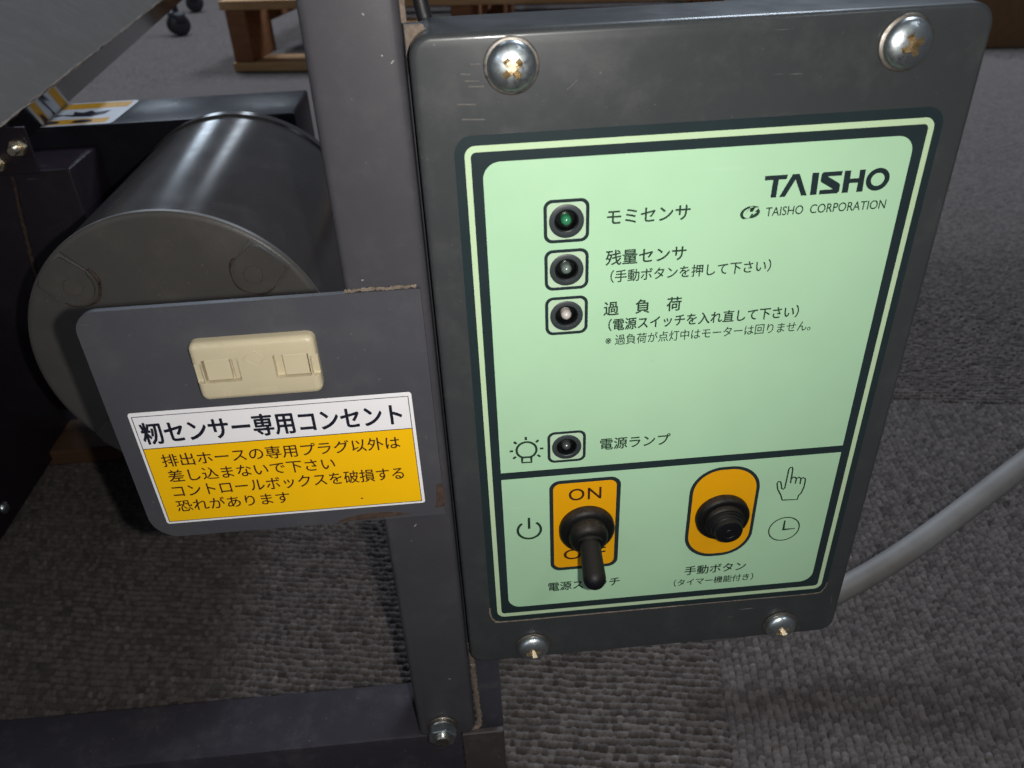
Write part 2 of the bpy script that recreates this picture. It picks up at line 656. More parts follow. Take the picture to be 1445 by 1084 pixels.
def slab_bm(x0, x1, z0, z1, r, yf, yb, er, seg=5, rn=8):
    """pressed lid: rounded-rectangle outline, front at yf with a rounded bend of radius er, back at yb"""
    nb = bmesh.new()
    loops = []
    steps = [(er * (1 - math.sin(a)), er * (1 - math.cos(a))) for a in [math.pi / 2 * i / seg for i in range(seg + 1)]]
    # start at the front face (inset er, depth 0) and roll back to the side (inset 0, depth er)
    for ins, dep in [(er - er * math.sin(math.pi / 2 * i / seg), er - er * math.cos(math.pi / 2 * i / seg)) for i in range(seg + 1)]:
        loops.append((ins, yf + dep))
    loops.append((0, yb))
    rings = []
    for ins, y in loops:
        rings.append([nb.verts.new((x, y, z)) for x, z in rrect(x0 + ins, x1 - ins, z0 + ins, z1 - ins, max(r - ins, 0.3), rn)])
    n = len(rings[0])
    nb.faces.new(rings[0])
    nb.faces.new(rings[-1][::-1])
    for a, b in zip(rings, rings[1:]):
        for i in range(n):
            nb.faces.new((a[i], b[i], b[(i + 1) % n], a[(i + 1) % n]))
    return nb


# ================================================================== carpet floor
def carpet():
    # near field: every yarn loop is in the mesh; tiles laid quarter-turned, turned 10 degrees to the machine
    px = 0.74

    def grow(a, b, far, step):
        out, q = list(np.arange(a, b, px)), b
        st = px
        while q < far:
            out.append(q)
            st = min(st * 1.012, step)
            q += st
        return out
    xs = np.array([-q for q in grow(400.0 + px, 401.0 + px, 900.0, 3.0)][::-1] + grow(-400.0, 560.0, 1150.0, 3.0))
    ys = np.array(grow(-110.0, 520.0, 1650.0, 3.2))
    nx, ny = len(xs), len(ys)
    x0, x1, y0, y1 = xs[0], xs[-1], ys[0], ys[-1]
    gx, gy = np.meshgrid(xs, ys)
    ca, sa = math.cos(math.radians(10)), math.sin(math.radians(10))
    cx, cy = 171.0, 320.0                                   # a tile corner
    u = (gx - cx) * ca - (gy - cy) * sa
    v = (gx - cx) * sa + (gy - cy) * ca
    iu, iv = np.floor(u / 500.0).astype(int), np.floor(v / 500.0).astype(int)
    vert = ((iu + iv) % 2) != 0                              # ribs run away from the viewer in these tiles
    along = np.where(vert, v, u)
    across = np.where(vert, u, v)
    seed = (iu * 31 + iv * 17) % 97
    pitch = 4.2
    wob = 0.5 * np.sin(along / 23.0 + seed) + 0.3 * np.sin(along / 9.1 + across / 31.0)
    ac = across + wob
    rib = np.floor(ac / pitch)
    fr = ac / pitch - rib - 0.5

    def h1(a, b, s):
        q = np.sin(a * 12.9898 + b * 78.233 + s * 37.719) * 43758.5453
        return q - np.floor(q)
    ph = h1(rib, seed * 1.0, 1.0)
    lp = 3.0
    al = along / lp + ph * 7.0 + 0.25 * np.sin(along / 5.0 + rib)
    loop = np.floor(al)
    fl_ = al - loop - 0.5
    r1, r2, r3 = h1(rib, loop, 2.0 + seed), h1(rib, loop, 3.0 + seed), h1(rib, loop, 5.0 + seed)
    fr2 = fr + (r3 - 0.5) * 0.2
    dome = np.clip(1 - (np.abs(fr2) * 2.25) ** 2.4, 0, 1) * np.clip(1 - (np.abs(fl_) * 1.45) ** 2.2, 0, 1)
    h = 3.3 * np.sqrt(dome) * (0.6 + 0.55 * r1) + 0.5 * np.sin(gx / 37.0) * np.sin(gy / 29.0)
    h -= 2.6
    fade = np.clip((gy - 420.0) / 1000.0, 0, 1) ** 0.7
    fade = np.maximum(fade, np.clip((gx - 700) / 400, 0, 1))
    fade = np.maximum(fade, np.clip((-gx - 500) / 350, 0, 1))
    h = h * (1 - fade) - 1.4 * fade
    # tile seam
    du = np.minimum(np.abs(u - np.round(u / 500.0) * 500.0), np.abs(v - np.round(v / 500.0) * 500.0))
    h -= 0.9 * np.exp(-(du / 1.6) ** 2)
    # fall flush to the plain sheet at the rim
    rim = np.minimum(np.minimum(gx - x0, x1 - gx), np.minimum(gy - y0, y1 - gy))
    h = np.where(rim < 0.5, -1.6, h)
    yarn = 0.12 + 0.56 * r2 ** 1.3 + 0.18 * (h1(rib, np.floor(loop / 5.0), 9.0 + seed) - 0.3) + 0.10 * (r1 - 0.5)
    yarn = np.where(dome < 0.04, 0.09, yarn)                 # gaps between the loops: shade painted into the yarn value
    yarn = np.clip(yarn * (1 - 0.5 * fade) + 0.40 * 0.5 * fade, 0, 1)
    co = np.stack([gx / 1000, gy / 1000, h / 1000], -1).reshape(-1, 3)
    idx = np.arange(nx * ny).reshape(ny, nx)
    quads = np.stack([idx[:-1, :-1], idx[:-1, 1:], idx[1:, 1:], idx[1:, :-1]], -1).reshape(-1, 4)
    # coarse surround out to the walls of the room
    X = [-6000, x0, x1, 6000]
    Y = [-3000, y0, y1, 9000]
    base = len(co)
    ext = np.array([(a / 1000, b / 1000, -1.6 / 1000) for b in Y for a in X])
    q2 = [(base + j * 4 + i, base + j * 4 + i + 1, base + (j + 1) * 4 + i + 1, base + (j + 1) * 4 + i)
          for j in range(3) for i in range(3) if not (i == 1 and j == 1)]
    co = np.concatenate([co, ext])
    faces = np.concatenate([quads, np.array(q2)])
    me = bpy.data.meshes.new('floor')
    me.vertices.add(len(co))
    me.vertices.foreach_set('co', co.astype(np.float32).ravel())
    nf = len(faces)
    me.loops.add(nf * 4)
    me.loops.foreach_set('vertex_index', faces.astype(np.int32).ravel())
    me.polygons.add(nf)
    me.polygons.foreach_set('loop_start', np.arange(0, nf * 4, 4, dtype=np.int32))
    me.polygons.foreach_set('loop_total', np.full(nf, 4, dtype=np.int32))
    me.polygons.foreach_set('use_smooth', np.ones(nf, dtype=bool))
    mi = np.zeros(nf, dtype=np.int32)
    mi[len(quads):] = 1
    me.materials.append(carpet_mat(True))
    me.materials.append(carpet_mat(False))
    me.polygons.foreach_set('material_index', mi)
    me.update(calc_edges=True)
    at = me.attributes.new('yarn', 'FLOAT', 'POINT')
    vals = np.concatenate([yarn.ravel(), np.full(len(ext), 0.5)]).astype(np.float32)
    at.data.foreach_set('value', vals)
    o = bpy.data.objects.new('floor', me)
    COL.objects.link(o)
    tag(o, kind='structure')


carpet()

# ================================================================== steel frame
fr = thing('support_stand', (-30, 10, FLOOR),
           'dark grey painted steel frame with the upright post left of the green panel', 'frame')
# post: sheet strip with a rolled right edge and rounded foot corner, return flange behind
bm = slab_bm(-41.0, -14.4, -80.6, 420, 5.0, 0.0, 3.4, 2.6, seg=5)
# square off all but the lower right corner by covering them with butted strips is not needed: only the foot shows
post = finish('post', bm, M_POST, fr, 35)
bm = prism([(-14.0, FLOOR), (-0.9, FLOOR), (-0.9, 60), (-7.0, 70), (-7.0, 229), (-9.0, 232.0), (-14.0, 232.0)], 8.0, 11.0)
finish('rear_leg', bm, M_LEG, fr)
bm = box_bm(-40.6, -15.2, 3.6, 30.0, -79.6, 420, 0.4, 1)
finish('post_channel', bm, M_LEG, fr)
# rail: angle iron lying on the floor
bm = bmesh.new()
bm = prism([(0, 0), (0, 0)], 0, 1) if False else bm
prof = [(0.6, FLOOR), (3.6, FLOOR), (3.6, -84.0), (5.0, -83.0), (32, -83.0), (32, -80.6), (31.4, -80.0), (2.8, -80.0), (1.2, -80.7), (0.6, -82.2)]
a = [bm.verts.new((-620, y, z)) for y, z in prof]
b = [bm.verts.new((-21.6, y, z)) for y, z in prof]
bm.faces.new(a)
bm.faces.new(b[::-1])
for i in range(len(prof)):
    j = (i + 1) % len(prof)
    bm.faces.new((a[i], a[j], b[j], b[i]))
finish('bottom_rail', bm, M_RAIL, fr, 40)
bm = box_bm(-21.2, -1.0, 1.0, 4.0, FLOOR, -82.2, 0.5, 1)
finish('foot_bracket', bm, M_FOOT, fr)
# dust lying along the step between post and leg
bm = tube_bm([(-12.9, 7.4, -24), (-12.9, 7.4, -45), (-12.8, 7.0, -60), (-12.3, 5.5, -76), (-13.4, 4.2, -81.0), (-18, 3.8, -82.0)], lambda t: 1.3 if t < .8 else 1.3 - 3 * (t - .8), 10, 14)
for v in bm.verts:
    v.co.x += random.uniform(-.35, .35)
finish('dust_seam', bm, M_DUST, fr)
bm = box_bm(-13.8, -8.5, 7.7, 7.95, 225, 231.8)
finish('dust_patch', bm, M_DUST, fr)


finish('dust_strip', box_bm(-14.3, -12.9, 3.7, 5.0, 233, 420), M_DUST, fr)


def hex_nut(cx, cz, y, parent):
    bm = lathe_bm(cx, cz, y, [(0, 0), (7.0, 0), (7.1, .3), (7.1, .9), (6.9, 1.2), (0, 1.2)])
    nut = finish('washer', bm, M_WASHER, parent, 40)
    bm = lathe_bm(cx, cz, y - 1.2, [(0, 0), (6.2, 0), (6.3, .3), (6.3, 1.2), (6.0, 1.5), (0, 1.5)])
    finish('spring_washer', bm, M_NUT, nut, 40)
    hexp = [(cx + 6.8 * math.cos(math.radians(60 * i + 12)), cz + 6.8 * math.sin(math.radians(60 * i + 12))) for i in range(6)]
    bm = prism(hexp, y - 2.7, y - 7.2)
    bmesh.ops.bevel(bm, geom=[e for e in bm.edges], offset=0.45, segments=2, affect='EDGES')
    finish('hex_nut', bm, M_ZINC, nut)
    bm = lathe_bm(cx, cz, y - 7.2, [(0, -1), (3.6, -1), (3.6, 1.4), (3.1, 1.9), (0, 1.9)], 32)
    finish('bolt_end', bm, M_NUT, nut, 40)
    return nut


hex_nut(-29.6, -71.5, 0.0, fr)
# paint worn off under the plate's lower right corner
flat('rust_patch', [[(-19.2, 77.0), (-17.2, 77.6), (-16.2, 70.5), (-17.0, 66.2), (-20.4, 65.6), (-19.6, 71)]], -2.22, .05, M_RUST, fr)

# ================================================================== outlet plate
op = thing('outlet_plate', (-72, 0, 61), 'grey steel plate with beige power outlet and yellow warning sticker, fixed to the post', 'outlet panel')
out = rrect(-124.8, -16.9, 62.4, 157.0, (10, 0.6, 0.6, 7.5), 10)
bm = prism(out, -2.2, -0.05)
bmesh.ops.bevel(bm, geom=[e for e in bm.edges if abs(e.verts[0].co.y + 2.2) < .01 and abs(e.verts[1].co.y + 2.2) < .01],
                offset=0.45, segments=2, affect='EDGES')
finish('plate', bm, M_PLATE, op, 30)
# spot weld dimple
flat('spot_weld', [circle(-29.4, 143.6, 2.9), circle(-29.4, 143.6, 2.45)], -2.27, .1, M_PLATE, op)
flat('rust_edge', [[(-57, 63.4), (-52, 65.2), (-44, 66.2), (-36, 65.6), (-29, 64.0), (-38, 63.2), (-41, 62.9), (-57, 62.7)]], -2.25, .08, M_RUST, op)
bm = tube_bm([(-40.6, -1.4, 157.4), (-32, -1.2, 157.5), (-26, -1.5, 157.5), (-18, -1.3, 157.6)], 0.42, 8, 12)
for v in bm.verts:
    v.co.z += random.uniform(-.3, .45)
finish('dust_seam', bm, M_DUST, op)

# the beige outlet
YB = -2.2
bm = slab_bm(-91.6, -52.0, 123.6, 145.2, 2.6, YB - 4.2, YB + 0.5, 2.0, 4)
outlet = finish('power_outlet', bm, M_OUTLET, op, 40)
cut = []
for x0, x1 in ((-88.4, -77.0), (-65.8, -54.6)):
    cut.append(finish('cut', box_bm(x0, x1, YB - 6, YB - 1.8, 130.6, 139.2, 0.3, 1), M_OUTLET))
for x0, x1 in ((-93, -88.8), (-54.2, -50)):
    cut.append(finish('cut', box_bm(x0, x1, YB - 6, YB - 2.2, 130.6, 138.0, 0.3, 1), M_OUTLET))
boolean(outlet, cut)
for x0, x1 in ((-87.9, -79.9), (-63.0, -55.2)):
    finish('socket_shutter', box_bm(x0, x1, YB - 3.4, YB - 1.7, 131.1, 138.8, 0.3, 2), M_SHUT, outlet)
finish('socket_shutter', box_bm(-79.3, -77.2, YB - 2.7, YB - 1.7, 131.0, 138.8, 0.2, 1), M_OUTLET, outlet)
YO = YB - 4.22
strokes('approval_mark', [[(-71.5, 141.6), (-67.9, 138.7), (-71.5, 135.8), (-75.1, 138.7), (-71.5, 141.6)]], 0.32, YO, M_OUTLET, outlet, .12)
text('embossed_lettering', 'PSE', (-73.2, -69.8, 137.7, 139.7), YO - .06, M_SHUT, outlet)
text('embossed_lettering', 'W', (-84.6, -81.2, 125.2, 128.4), YO - .06, M_SHUT, outlet, 0.1)
text('embossed_lettering', 'JIMBO', (-75.2, -66.8, 125.6, 127.6), YO - .06, M_SHUT, outlet, 0.1)
text('embossed_lettering', '15A 125V', (-82.5, -62.0, 141.3, 143.0), YO - .06, M_SHUT, outlet, 0.06)

# the warning sticker
YS = -2.3
stk = flat('warning_sticker', [rrect(-118.7, -23.9, 69.0, 118.7, 1.0, 4)], YS, .12, M_STICKW, op)
flat('yellow_field', [rrect(-117.6, -25.2, 70.1, 103.5, 0.1, 2)], YS - .03, .03, M_STICKY, stk)
flat('border_line', [rrect(-117.8, -25.0, 69.9, 117.2, 0.1, 2), rrect(-117.55, -25.25, 70.15, 116.95, 0.1, 2)], YS - .06, .03, M_NAVYINK, stk)
flat('border_line', [rrect(-117.6, -25.2, 103.4, 103.7, 0.02, 1)], YS - .06, .03, M_NAVYINK, stk)
text('lettering', '籾センサー専用コンセント', (-116.2, -28.1, 105.5, 114.4), YS - .08, M_NAVYINK, stk, 0.42)
for body, bb in (('排出ホースの専用プラグ以外は', (-112.8, -30.1, 95.2, 100.7)),
                 ('差し込まないで下さい', (-112.5, -54.0, 88.2, 93.7)),
                 ('コントロールボックスを破損する', (-112.8, -30.3, 81.2, 86.9)),
                 ('恐れがあります', (-113.2, -72.6, 74.5, 79.8))):
    text('lettering', body, bb, YS - .08, M_BROWNINK, stk, 0.10)
flat('ink_speck', [circle(-46.8, 73.6, 0.45, 8, 0.3)], YS - .08, .03, M_BROWNINK, stk)

# ================================================================== control box
cb = thing('control_box', (68.7, 13, -29.2), 'dark grey metal control box with a pale green switch panel, on the frame post', 'control box')
LEDS = [(29.7, 175.3), (29.7, 159.0), (29.65, 142.5), (29.6, 88.2)]
shell = finish('box_shell', slab_bm(-13.2, 150.6, -29.2, 230.6, 6.5, 0.0, 27.0, 2.0, 6, 10), M_BOX, cb, 35)
cut = [finish('cut', lathe_bm(x, z, 8, [(0, 0), (3.9, 0), (3.9, 14), (0, 14)], 40), M_BOX) for x, z in LEDS]
boolean(shell, cut)
# label sheet and its prints; holes where the lamps look through
holes = [circle(x, z, 3.9, 40) for x, z in LEDS]
Y0 = -0.22
sheet = flat('label_sheet', [rrect(-2.9, 142.5, -3.0, 203.0, 5.5)] + holes, Y0, .22, M_DARKPRINT, cb)
flat('outline_print', [rrect(0, 140, 0, 200, 3.2), rrect(1.75, 138.25, 1.9, 198.1, 1.6)], Y0 - .02, .02, M_LINE, sheet)
flat('upper_field', [rrect(5.0, 134.9, 78.2, 195.0, (0.1, 0.1, 5.2, 5.2))] + holes, Y0 - .02, .02, M_GREEN, sheet)
flat('lower_field', [rrect(5.0, 134.9, 5.3, 74.95, (5.2, 5.2, 0.1, 0.1))], Y0 - .02, .02, M_GREEN, sheet)
flat('orange_field', [rrect(24.3, 48.9, 26.3, 70.8, 2.8)], Y0 - .04, .02, M_ORANGE, sheet)
flat('switch_border', [rrect(22.9, 50.4, 24.8, 72.3, 4.2), rrect(24.4, 48.8, 26.4, 70.7, 2.8)], Y0 - .06, .02, M_DARKPRINT, sheet)
flat('orange_field', [rrect(78.8, 104.1, 26.6, 71.2, 11.0, 12)], Y0 - .04, .02, M_ORANGE, sheet)
flat('button_border', [rrect(77.5, 105.2, 25.3, 72.4, 12.2, 12), rrect(78.9, 103.9, 26.8, 71.0, 10.9, 12)], Y0 - .06, .02, M_DARKPRINT, sheet)
YT = Y0 - .07
TXT = [('モミセンサ', (42.3, 68.1, 173.2, 177.9), 0), ('残量センサ', (42.2, 67.9, 159.5, 164.6), 0),
       ('（手動ボタンを押して下さい）', (43.9, 96.3, 153.3, 157.7), 0), ('過　負　荷', (41.9, 67.8, 141.4, 146.5), 0),
       ('（電源スイッチを入れ直して下さい）', (43.7, 108.3, 135.5, 140.1), 0),
       ('※ 過負荷が点灯中はモーターは回りません。', (42.8, 113.5, 129.9, 133.9), 0),
       ('電源ランプ', (42.0, 67.9, 85.4, 90.6), 0), ('電源スイッチ', (21.8, 51.7, 13.0, 18.0), 0),
       ('手動ボタン', (79.0, 104.9, 15.4, 20.5), 0), ('（タイマー機能付き）', (74.9, 108.9, 9.1, 13.2), 0),
       ('TAISHO  CORPORATION', (92.1, 130.3, 172.4, 175.3), -0.012)]
for body, bb, off in TXT:
    off = 0.05 if body[0] in 'T※' else (0.11 if bb[3] - bb[2] < 4.5 else 0.16)
    text('lettering', body, bb, YT, M_INK, sheet, off)
text('lettering', 'ON', (30.4, 42.9, 61.9, 67.7), YT, M_BROWNINK, sheet, 0.12, spacing=1.1)
text('lettering', 'OFF', (28.3, 45.3, 30.6, 36.1), YT, M_BROWNINK, sheet, 0.12)
# the maker's wordmark, letter by letter
WM = [[(90.3, 185.4), (97.4, 185.4), (97.15, 184.0), (94.75, 184.0), (94.65, 178.4), (92.9, 178.4), (93.0, 184.0), (90.4, 184.0)],
      [(95.6, 178.4), (98.9, 185.4), (101.0, 185.4), (104.3, 178.4), (102.5, 178.4), (100.0, 183.7), (97.4, 178.4)],
      [(105.0, 185.4), (107.1, 185.4), (107.35, 178.4), (105.3, 178.4)],
      [(108.5, 185.4), (114.4, 185.4), (114.3, 184.0), (110.0, 184.0), (113.95, 181.6), (114.35, 181.1), (114.4, 179.0), (113.85, 178.4),
       (108.1, 178.4), (108.15, 179.8), (112.3, 179.8), (108.2, 182.3), (107.9, 182.9), (107.95, 184.9)],
      [(115.1, 185.4), (117.05, 185.4), (117.15, 182.8), (119.9, 182.8), (119.8, 185.4), (121.6, 185.4), (121.85, 178.4), (119.9, 178.4),
       (119.87, 181.4), (117.2, 181.4), (117.25, 178.4), (115.3, 178.4)]]
flat('wordmark', WM + [circle(126.0, 182.0, 3.7, 40, 3.6), circle(126.0, 182.0, 2.1, 40, 2.05)], YT, .02, M_DARKPRINT, sheet)
# lightning emblem
flat('emblem', [circle(87.3, 173.85, 3.35, 40, 2.3, 0.12), circle(87.55, 173.85, 2.65, 40, 1.75, 0.12),
                [(87.0, 175.95), (87.95, 175.9), (86.95, 174.25), (87.9, 174.25), (86.95, 172.2), (86.1, 172.2), (86.65, 173.5), (85.75, 173.5)],
                [(88.55, 175.6), (89.55, 175.2), (88.5, 174.1), (89.3, 174.1), (87.95, 172.9), (88.2, 173.6), (87.6, 173.6)]],
     YT, .02, M_INK, sheet)


def arc(cx, cz, r, a0, a1, n=28):
    return [(cx + r * math.cos(math.radians(a0 + (a1 - a0) * i / n)), cz + r * math.sin(math.radians(a0 + (a1 - a0) * i / n))) for i in range(n + 1)]


# bulb, power, hand and clock pictograms
bulb = [arc(14.85, 88.2, 3.65, -62, 242), [(13.1, 85.0), (13.1, 82.5), (16.5, 82.4), (16.5, 85.0)], [(13.1, 84.9), (16.5, 84.9)]]
for a in (-36, 2, 44, 91, 136, 180, 216):
    c_, s_ = math.cos(math.radians(a)), math.sin(math.radians(a))
    bulb.append([(14.85 + 4.9 * c_, 88.2 + 4.6 * s_), (14.85 + 6.2 * c_, 88.2 + 6.0 * s_)])
strokes('bulb_symbol', bulb, 0.92, YT, M_INK, sheet)
strokes('power_symbol', [arc(14.8, 48.6, 4.55, 128, 412), [(14.8, 55.0), (14.75, 49.3)]], 1.05, YT, M_INK, sheet)
hand = [(115.2, 53.0), (114.4, 55.4), (112.6, 58.8), (111.9, 61.6), (112.2, 62.8), (113.1, 62.7), (113.6, 61.4), (114.1, 59.2), (114.8, 58.6), (115.3, 59.3),
        (115.45, 64.1), (115.5, 68.5), (115.9, 69.5), (116.7, 69.5), (117.1, 68.4), (117.25, 61.5)]
strokes('hand_symbol', [hand, [(117.25, 63.6), (117.9, 64.5), (118.9, 64.2), (119.25, 63.3), (119.23, 61.0)],
                        [(119.25, 63.5), (120.2, 64.2), (121.0, 63.6), (121.15, 62.6), (121.16, 60.6)],
                        [(121.15, 63.2), (122.0, 63.8), (122.9, 63.1), (123.05, 61.8), (123.0, 58.6), (122.4, 55.9), (121.5, 54.6), (121.4, 52.7), (115.2, 53.0)]],
        0.62, YT, M_INK, sheet)
strokes('clock_symbol', [circle(118.3, 37.2, 6.25, 48) + [circle(118.3, 37.2, 6.25, 48)[0]]], 0.55, YT, M_INK, sheet)
flat('clock_hands', [[(117.7, 41.8), (118.35, 41.8), (118.5, 37.3), (122.9, 37.15), (122.9, 36.75), (117.6, 36.4)]], YT, .02, M_INK, sheet)
# dust caught under the lower edge of the sheet
bm = tube_bm([(-3.0, -.12, 6), (-3.0, -.12, 2.2), (-1.6, -.12, -1.9), (2.4, -.12, -3.1), (30, -.12, -3.15), (80, -.12, -3.15), (110, -.12, -3.1), (137, -.12, -3.1),
              (141.2, -.12, -1.6), (142.5, -.12, 3)], lambda t: 0.42 if t < .55 else 0.28, 6, 12)
for v in bm.verts:
    v.co.z += random.uniform(-.12, .05)
finish('dust_line', bm, M_DUST, sheet)

# lamps
LCOL = [((0.03, 0.20, 0.09), 0.12), ((0.13, 0.17, 0.15), 0.2), ((0.50, 0.46, 0.42), 0.35), ((0.05, 0.055, 0.055), 0.25)]
LLAB = ['indicator lamp with a green lens', 'indicator lamp with a grey lens', 'indicator lamp with a bright white lens', 'dim power lamp beside the bulb symbol']
for (x, z), (lc, lr), lab in zip(LEDS, LCOL, LLAB):
    e = flat('indicator_lamp', [rrect(x - 7.05, x + 7.05, z - 7.0, z + 7.05, 2.7), rrect(x - 6.0, x + 6.0, z - 5.95, z + 6.0, 1.8)], Y0 - .06, .02, M_DARKPRINT, cb)
    e['label'] = lab
    flat('lamp_window', [rrect(x - 6.2, x + 6.2, z - 6.15, z + 6.2, 1.9), circle(x, z, 3.9, 40)], Y0 - .04, .02, M_PALE, e)
    bm = lathe_bm(x, z, Y0 - .06, [(3.72, -6.0), (3.72, 0.15), (3.9, .32), (5.2, .34), (5.42, .2), (5.42, -.02)], 56)
    finish('bezel', bm, M_BEZEL, e, 40)
    bm = lathe_bm(x, z, Y0 - .06, [(0, -6.5), (3.66, -6.5), (3.66, 0.0), (3.3, -.1), (3.0, -1.4), (2.8, -2.8), (0, -2.8)], 48)
    finish('lamp_cup', bm, M_HOLE, e, 40)
    prof = [(1.75, -2.8)] + [(1.75 * math.cos(a), -1.1 + 2.0 * math.sin(a)) for a in [math.pi / 2 * i / 8 for i in range(8)]] + [(0, 0.9)]
    finish('lens', lathe_bm(x, z, Y0 - .06, prof, 32), lens_mat('lamp_lens', lc, lr), e, 80)

# toggle switch
tg = finish('toggle_switch', lathe_bm(37.3, 48.0, Y0 - .06, [(0, 0), (10.7, 0), (10.9, .5), (10.9, 2.6), (10.4, 3.6), (9.3, 4.3), (8.2, 4.5), (8.0, 4.3), (7.8, 4.4), (7.75, 5.6), (7.4, 7.2), (6.5, 8.6), (4.9, 9.5), (0, 9.7)], 64), M_RUB, cb, 50)
P0, P1 = Vector((37.3, -7.2, 48.6)), Vector((36.9, -22.6, 42.6))
d = (P1 - P0)
pts = [P0 + d * t for t in (0, .25, .5, .75, 1)]


def lever_r(t):
    return 3.85 + 0.5 * t


bm = tube_bm([tuple(p) for p in pts], lever_r, 32, 8)
# round tip
ax = d.normalized()
a_ = ax.cross(Vector((0, 0, 1))).normalized()
b_ = a_.cross(ax)
rings = []
for i in range(0, 9):
    th = math.pi / 2 * i / 8
    rr = 4.35 * math.cos(th)
    c = P1 + ax * 4.35 * math.sin(th)
    rings.append([bm.verts.new(c + a_ * max(rr, .02) * math.cos(2 * math.pi * k / 32) + b_ * max(rr, .02) * math.sin(2 * math.pi * k / 32)) for k in range(32)])
for a, b in zip(rings, rings[1:]):
    for k in range(32):
        bm.faces.new((a[k], a[(k + 1) % 32], b[(k + 1) % 32], b[k]))
finish('lever', bm, M_LEVER, tg, 60)
# pinched fold of rubber where the lever leaves the boot
bm = lathe_bm(0, 0, 0, [(4.6, 0.2), (5.1, .9), (4.9, 1.7), (4.2, 1.5), (3.4, .2)], 40)
rot = Vector((0, -1, 0)).rotation_difference(ax).to_matrix()
for v in bm.verts:
    v.co = rot @ v.co + P0 + ax * 1.0
finish('boot_collar', bm, M_LEVER, tg, 50)

# push button
pb = finish('push_button', lathe_bm(91.3, 48.0, Y0 - .06, [(0, 0), (10.5, 0), (10.7, .5), (10.7, 2.4), (10.1, 3.4), (8.9, 3.9), (8.3, 3.6), (7.9, 3.7), (7.8, 4.6), (7.3, 5.5), (6.6, 5.7), (0, 5.7)], 64), M_RUB, cb, 50)
bm = lathe_bm(91.3, 48.0, Y0 - .06, [(6.5, 5.5), (6.9, 6.0), (6.8, 6.7), (6.2, 6.9), (6.1, 7.0), (6.4, 7.5), (6.2, 8.1), (5.7, 8.3), (5.55, 8.5), (5.6, 9.6), (5.2, 10.3), (4.4, 10.6), (2.6, 10.7), (2.4, 10.5), (1.6, 10.5), (1.4, 10.7), (0, 10.7)], 64)
finish('plunger', bm, M_LEVER, pb, 35)


# screws
def make_screw(cx, cz, rot, lab):
    s = finish('screw', lathe_bm(cx, cz, 0, [(0, 0), (7.6, 0), (7.75, .25), (7.7, .7), (7.3, 1.0), (0, 1.0)], 56), M_WASHER, cb, 40)
    s['label'] = lab
    R_ = 8.3
    prof = [(0, 1.0), (6.7, 1.0), (6.85, 1.25), (6.8, 1.55)]
    for i in range(1, 13):
        t = i / 12
        prof.append((6.75 * math.cos(t * math.pi / 2), 1.6 + 3.3 * math.sin(t * math.pi / 2)))
    prof[-1] = (0, 4.9)
    h = finish('screw_head', lathe_bm(cx, cz, 0, prof, 64), M_ZINC, None, 45)
    # cross recess: two tapering blades and a pilot cone
    nb = bmesh.new()
    for k in range(2):
        q = bmesh.new()
        hw, hl, hw2, hl2 = 1.15, 4.0, 0.6, 1.5
        top, bot = -6.0, -1.6
        vs = [q.verts.new(c) for c in ((-hl, top, -hw), (hl, top, -hw), (hl, top, hw), (-hl, top, hw), (-hl2, bot, -hw2), (hl2, bot, -hw2), (hl2, bot, hw2), (-hl2, bot, hw2))]
        for f in ((0, 1, 2, 3), (7, 6, 5, 4), (0, 4, 5, 1), (1, 5, 6, 2), (2, 6, 7, 3), (3, 7, 4, 0)):
            q.faces.new([vs[i] for i in f])
        ang = math.radians(rot + 90 * k)
        for v in q.verts:
            x, z = v.co.x, v.co.z
            v.co = (cx + x * math.cos(ang) - z * math.sin(ang), v.co.y - 0.003 * k, cz + x * math.sin(ang) + z * math.cos(ang))
        cutter = finish('cut', q, M_GOLD)
        boolean(h, [cutter])
    adopt(h, s)
    return s


for cx, cz, rot, lab in ((14.6, 221.3, 38, 'upper left panel screw'), (125.5, 221.3, 28, 'upper right panel screw'),
                         (14.5, -20.2, 12, 'lower left panel screw'), (125.0, -21.0, 33, 'lower right panel screw')):
    make_screw(cx, cz, rot, lab)

# scuffs in the enamel beside the upper left screw
SC = plain('scuffed_enamel', (0.085, 0.079, 0.073), 0.7, var=0.3, scale=500)
for ln in ([(1.6, 217.9), (5.5, 217.7)], [(2.4, 216.4), (6.8, 216.2)], [(-1.0, 211.8), (4.2, 211.5)],
           [(3.4, 222.2), (6.2, 222.1)], [(0, 207.6), (6.5, 207.2)], [(0.4, 219.8), (3.2, 219.6)]):
    strokes('scuff_mark', [ln], 0.5, -0.005, SC, cb, 0.02)
for ln in ([(30, 214), (33, 216.5)], [(118, -25.5), (120.4, -25.1)], [(132.0, -24.6), (134.6, -24.4), (134.7, -27)], [(101, -13.8), (103.5, -13.3)], [(146, -6), (147, -11)]):
    strokes('scratch_mark', [ln], 0.28, -0.005, SC, cb, 0.02)
WC = plain('bare_chip', (0.30, 0.30, 0.29), 0.6)
for ln in ([(-24.0, 236.4), (-23.6, 235.9)], [(-20.4, 225.9), (-20.0, 225.6)], [(-18.0, 223.6), (-17.2, 224.4)], [(-29.5, 55.2), (-28.6, 56.4)],
           [(-31.5, 48.0), (-31.2, 47.9)], [(-35, 160.2), (-34.2, 160.3)], [(-24, -38), (-23, -38.3)]):
    strokes('paint_chip', [ln], 0.34, -0.005, WC, fr, 0.03)

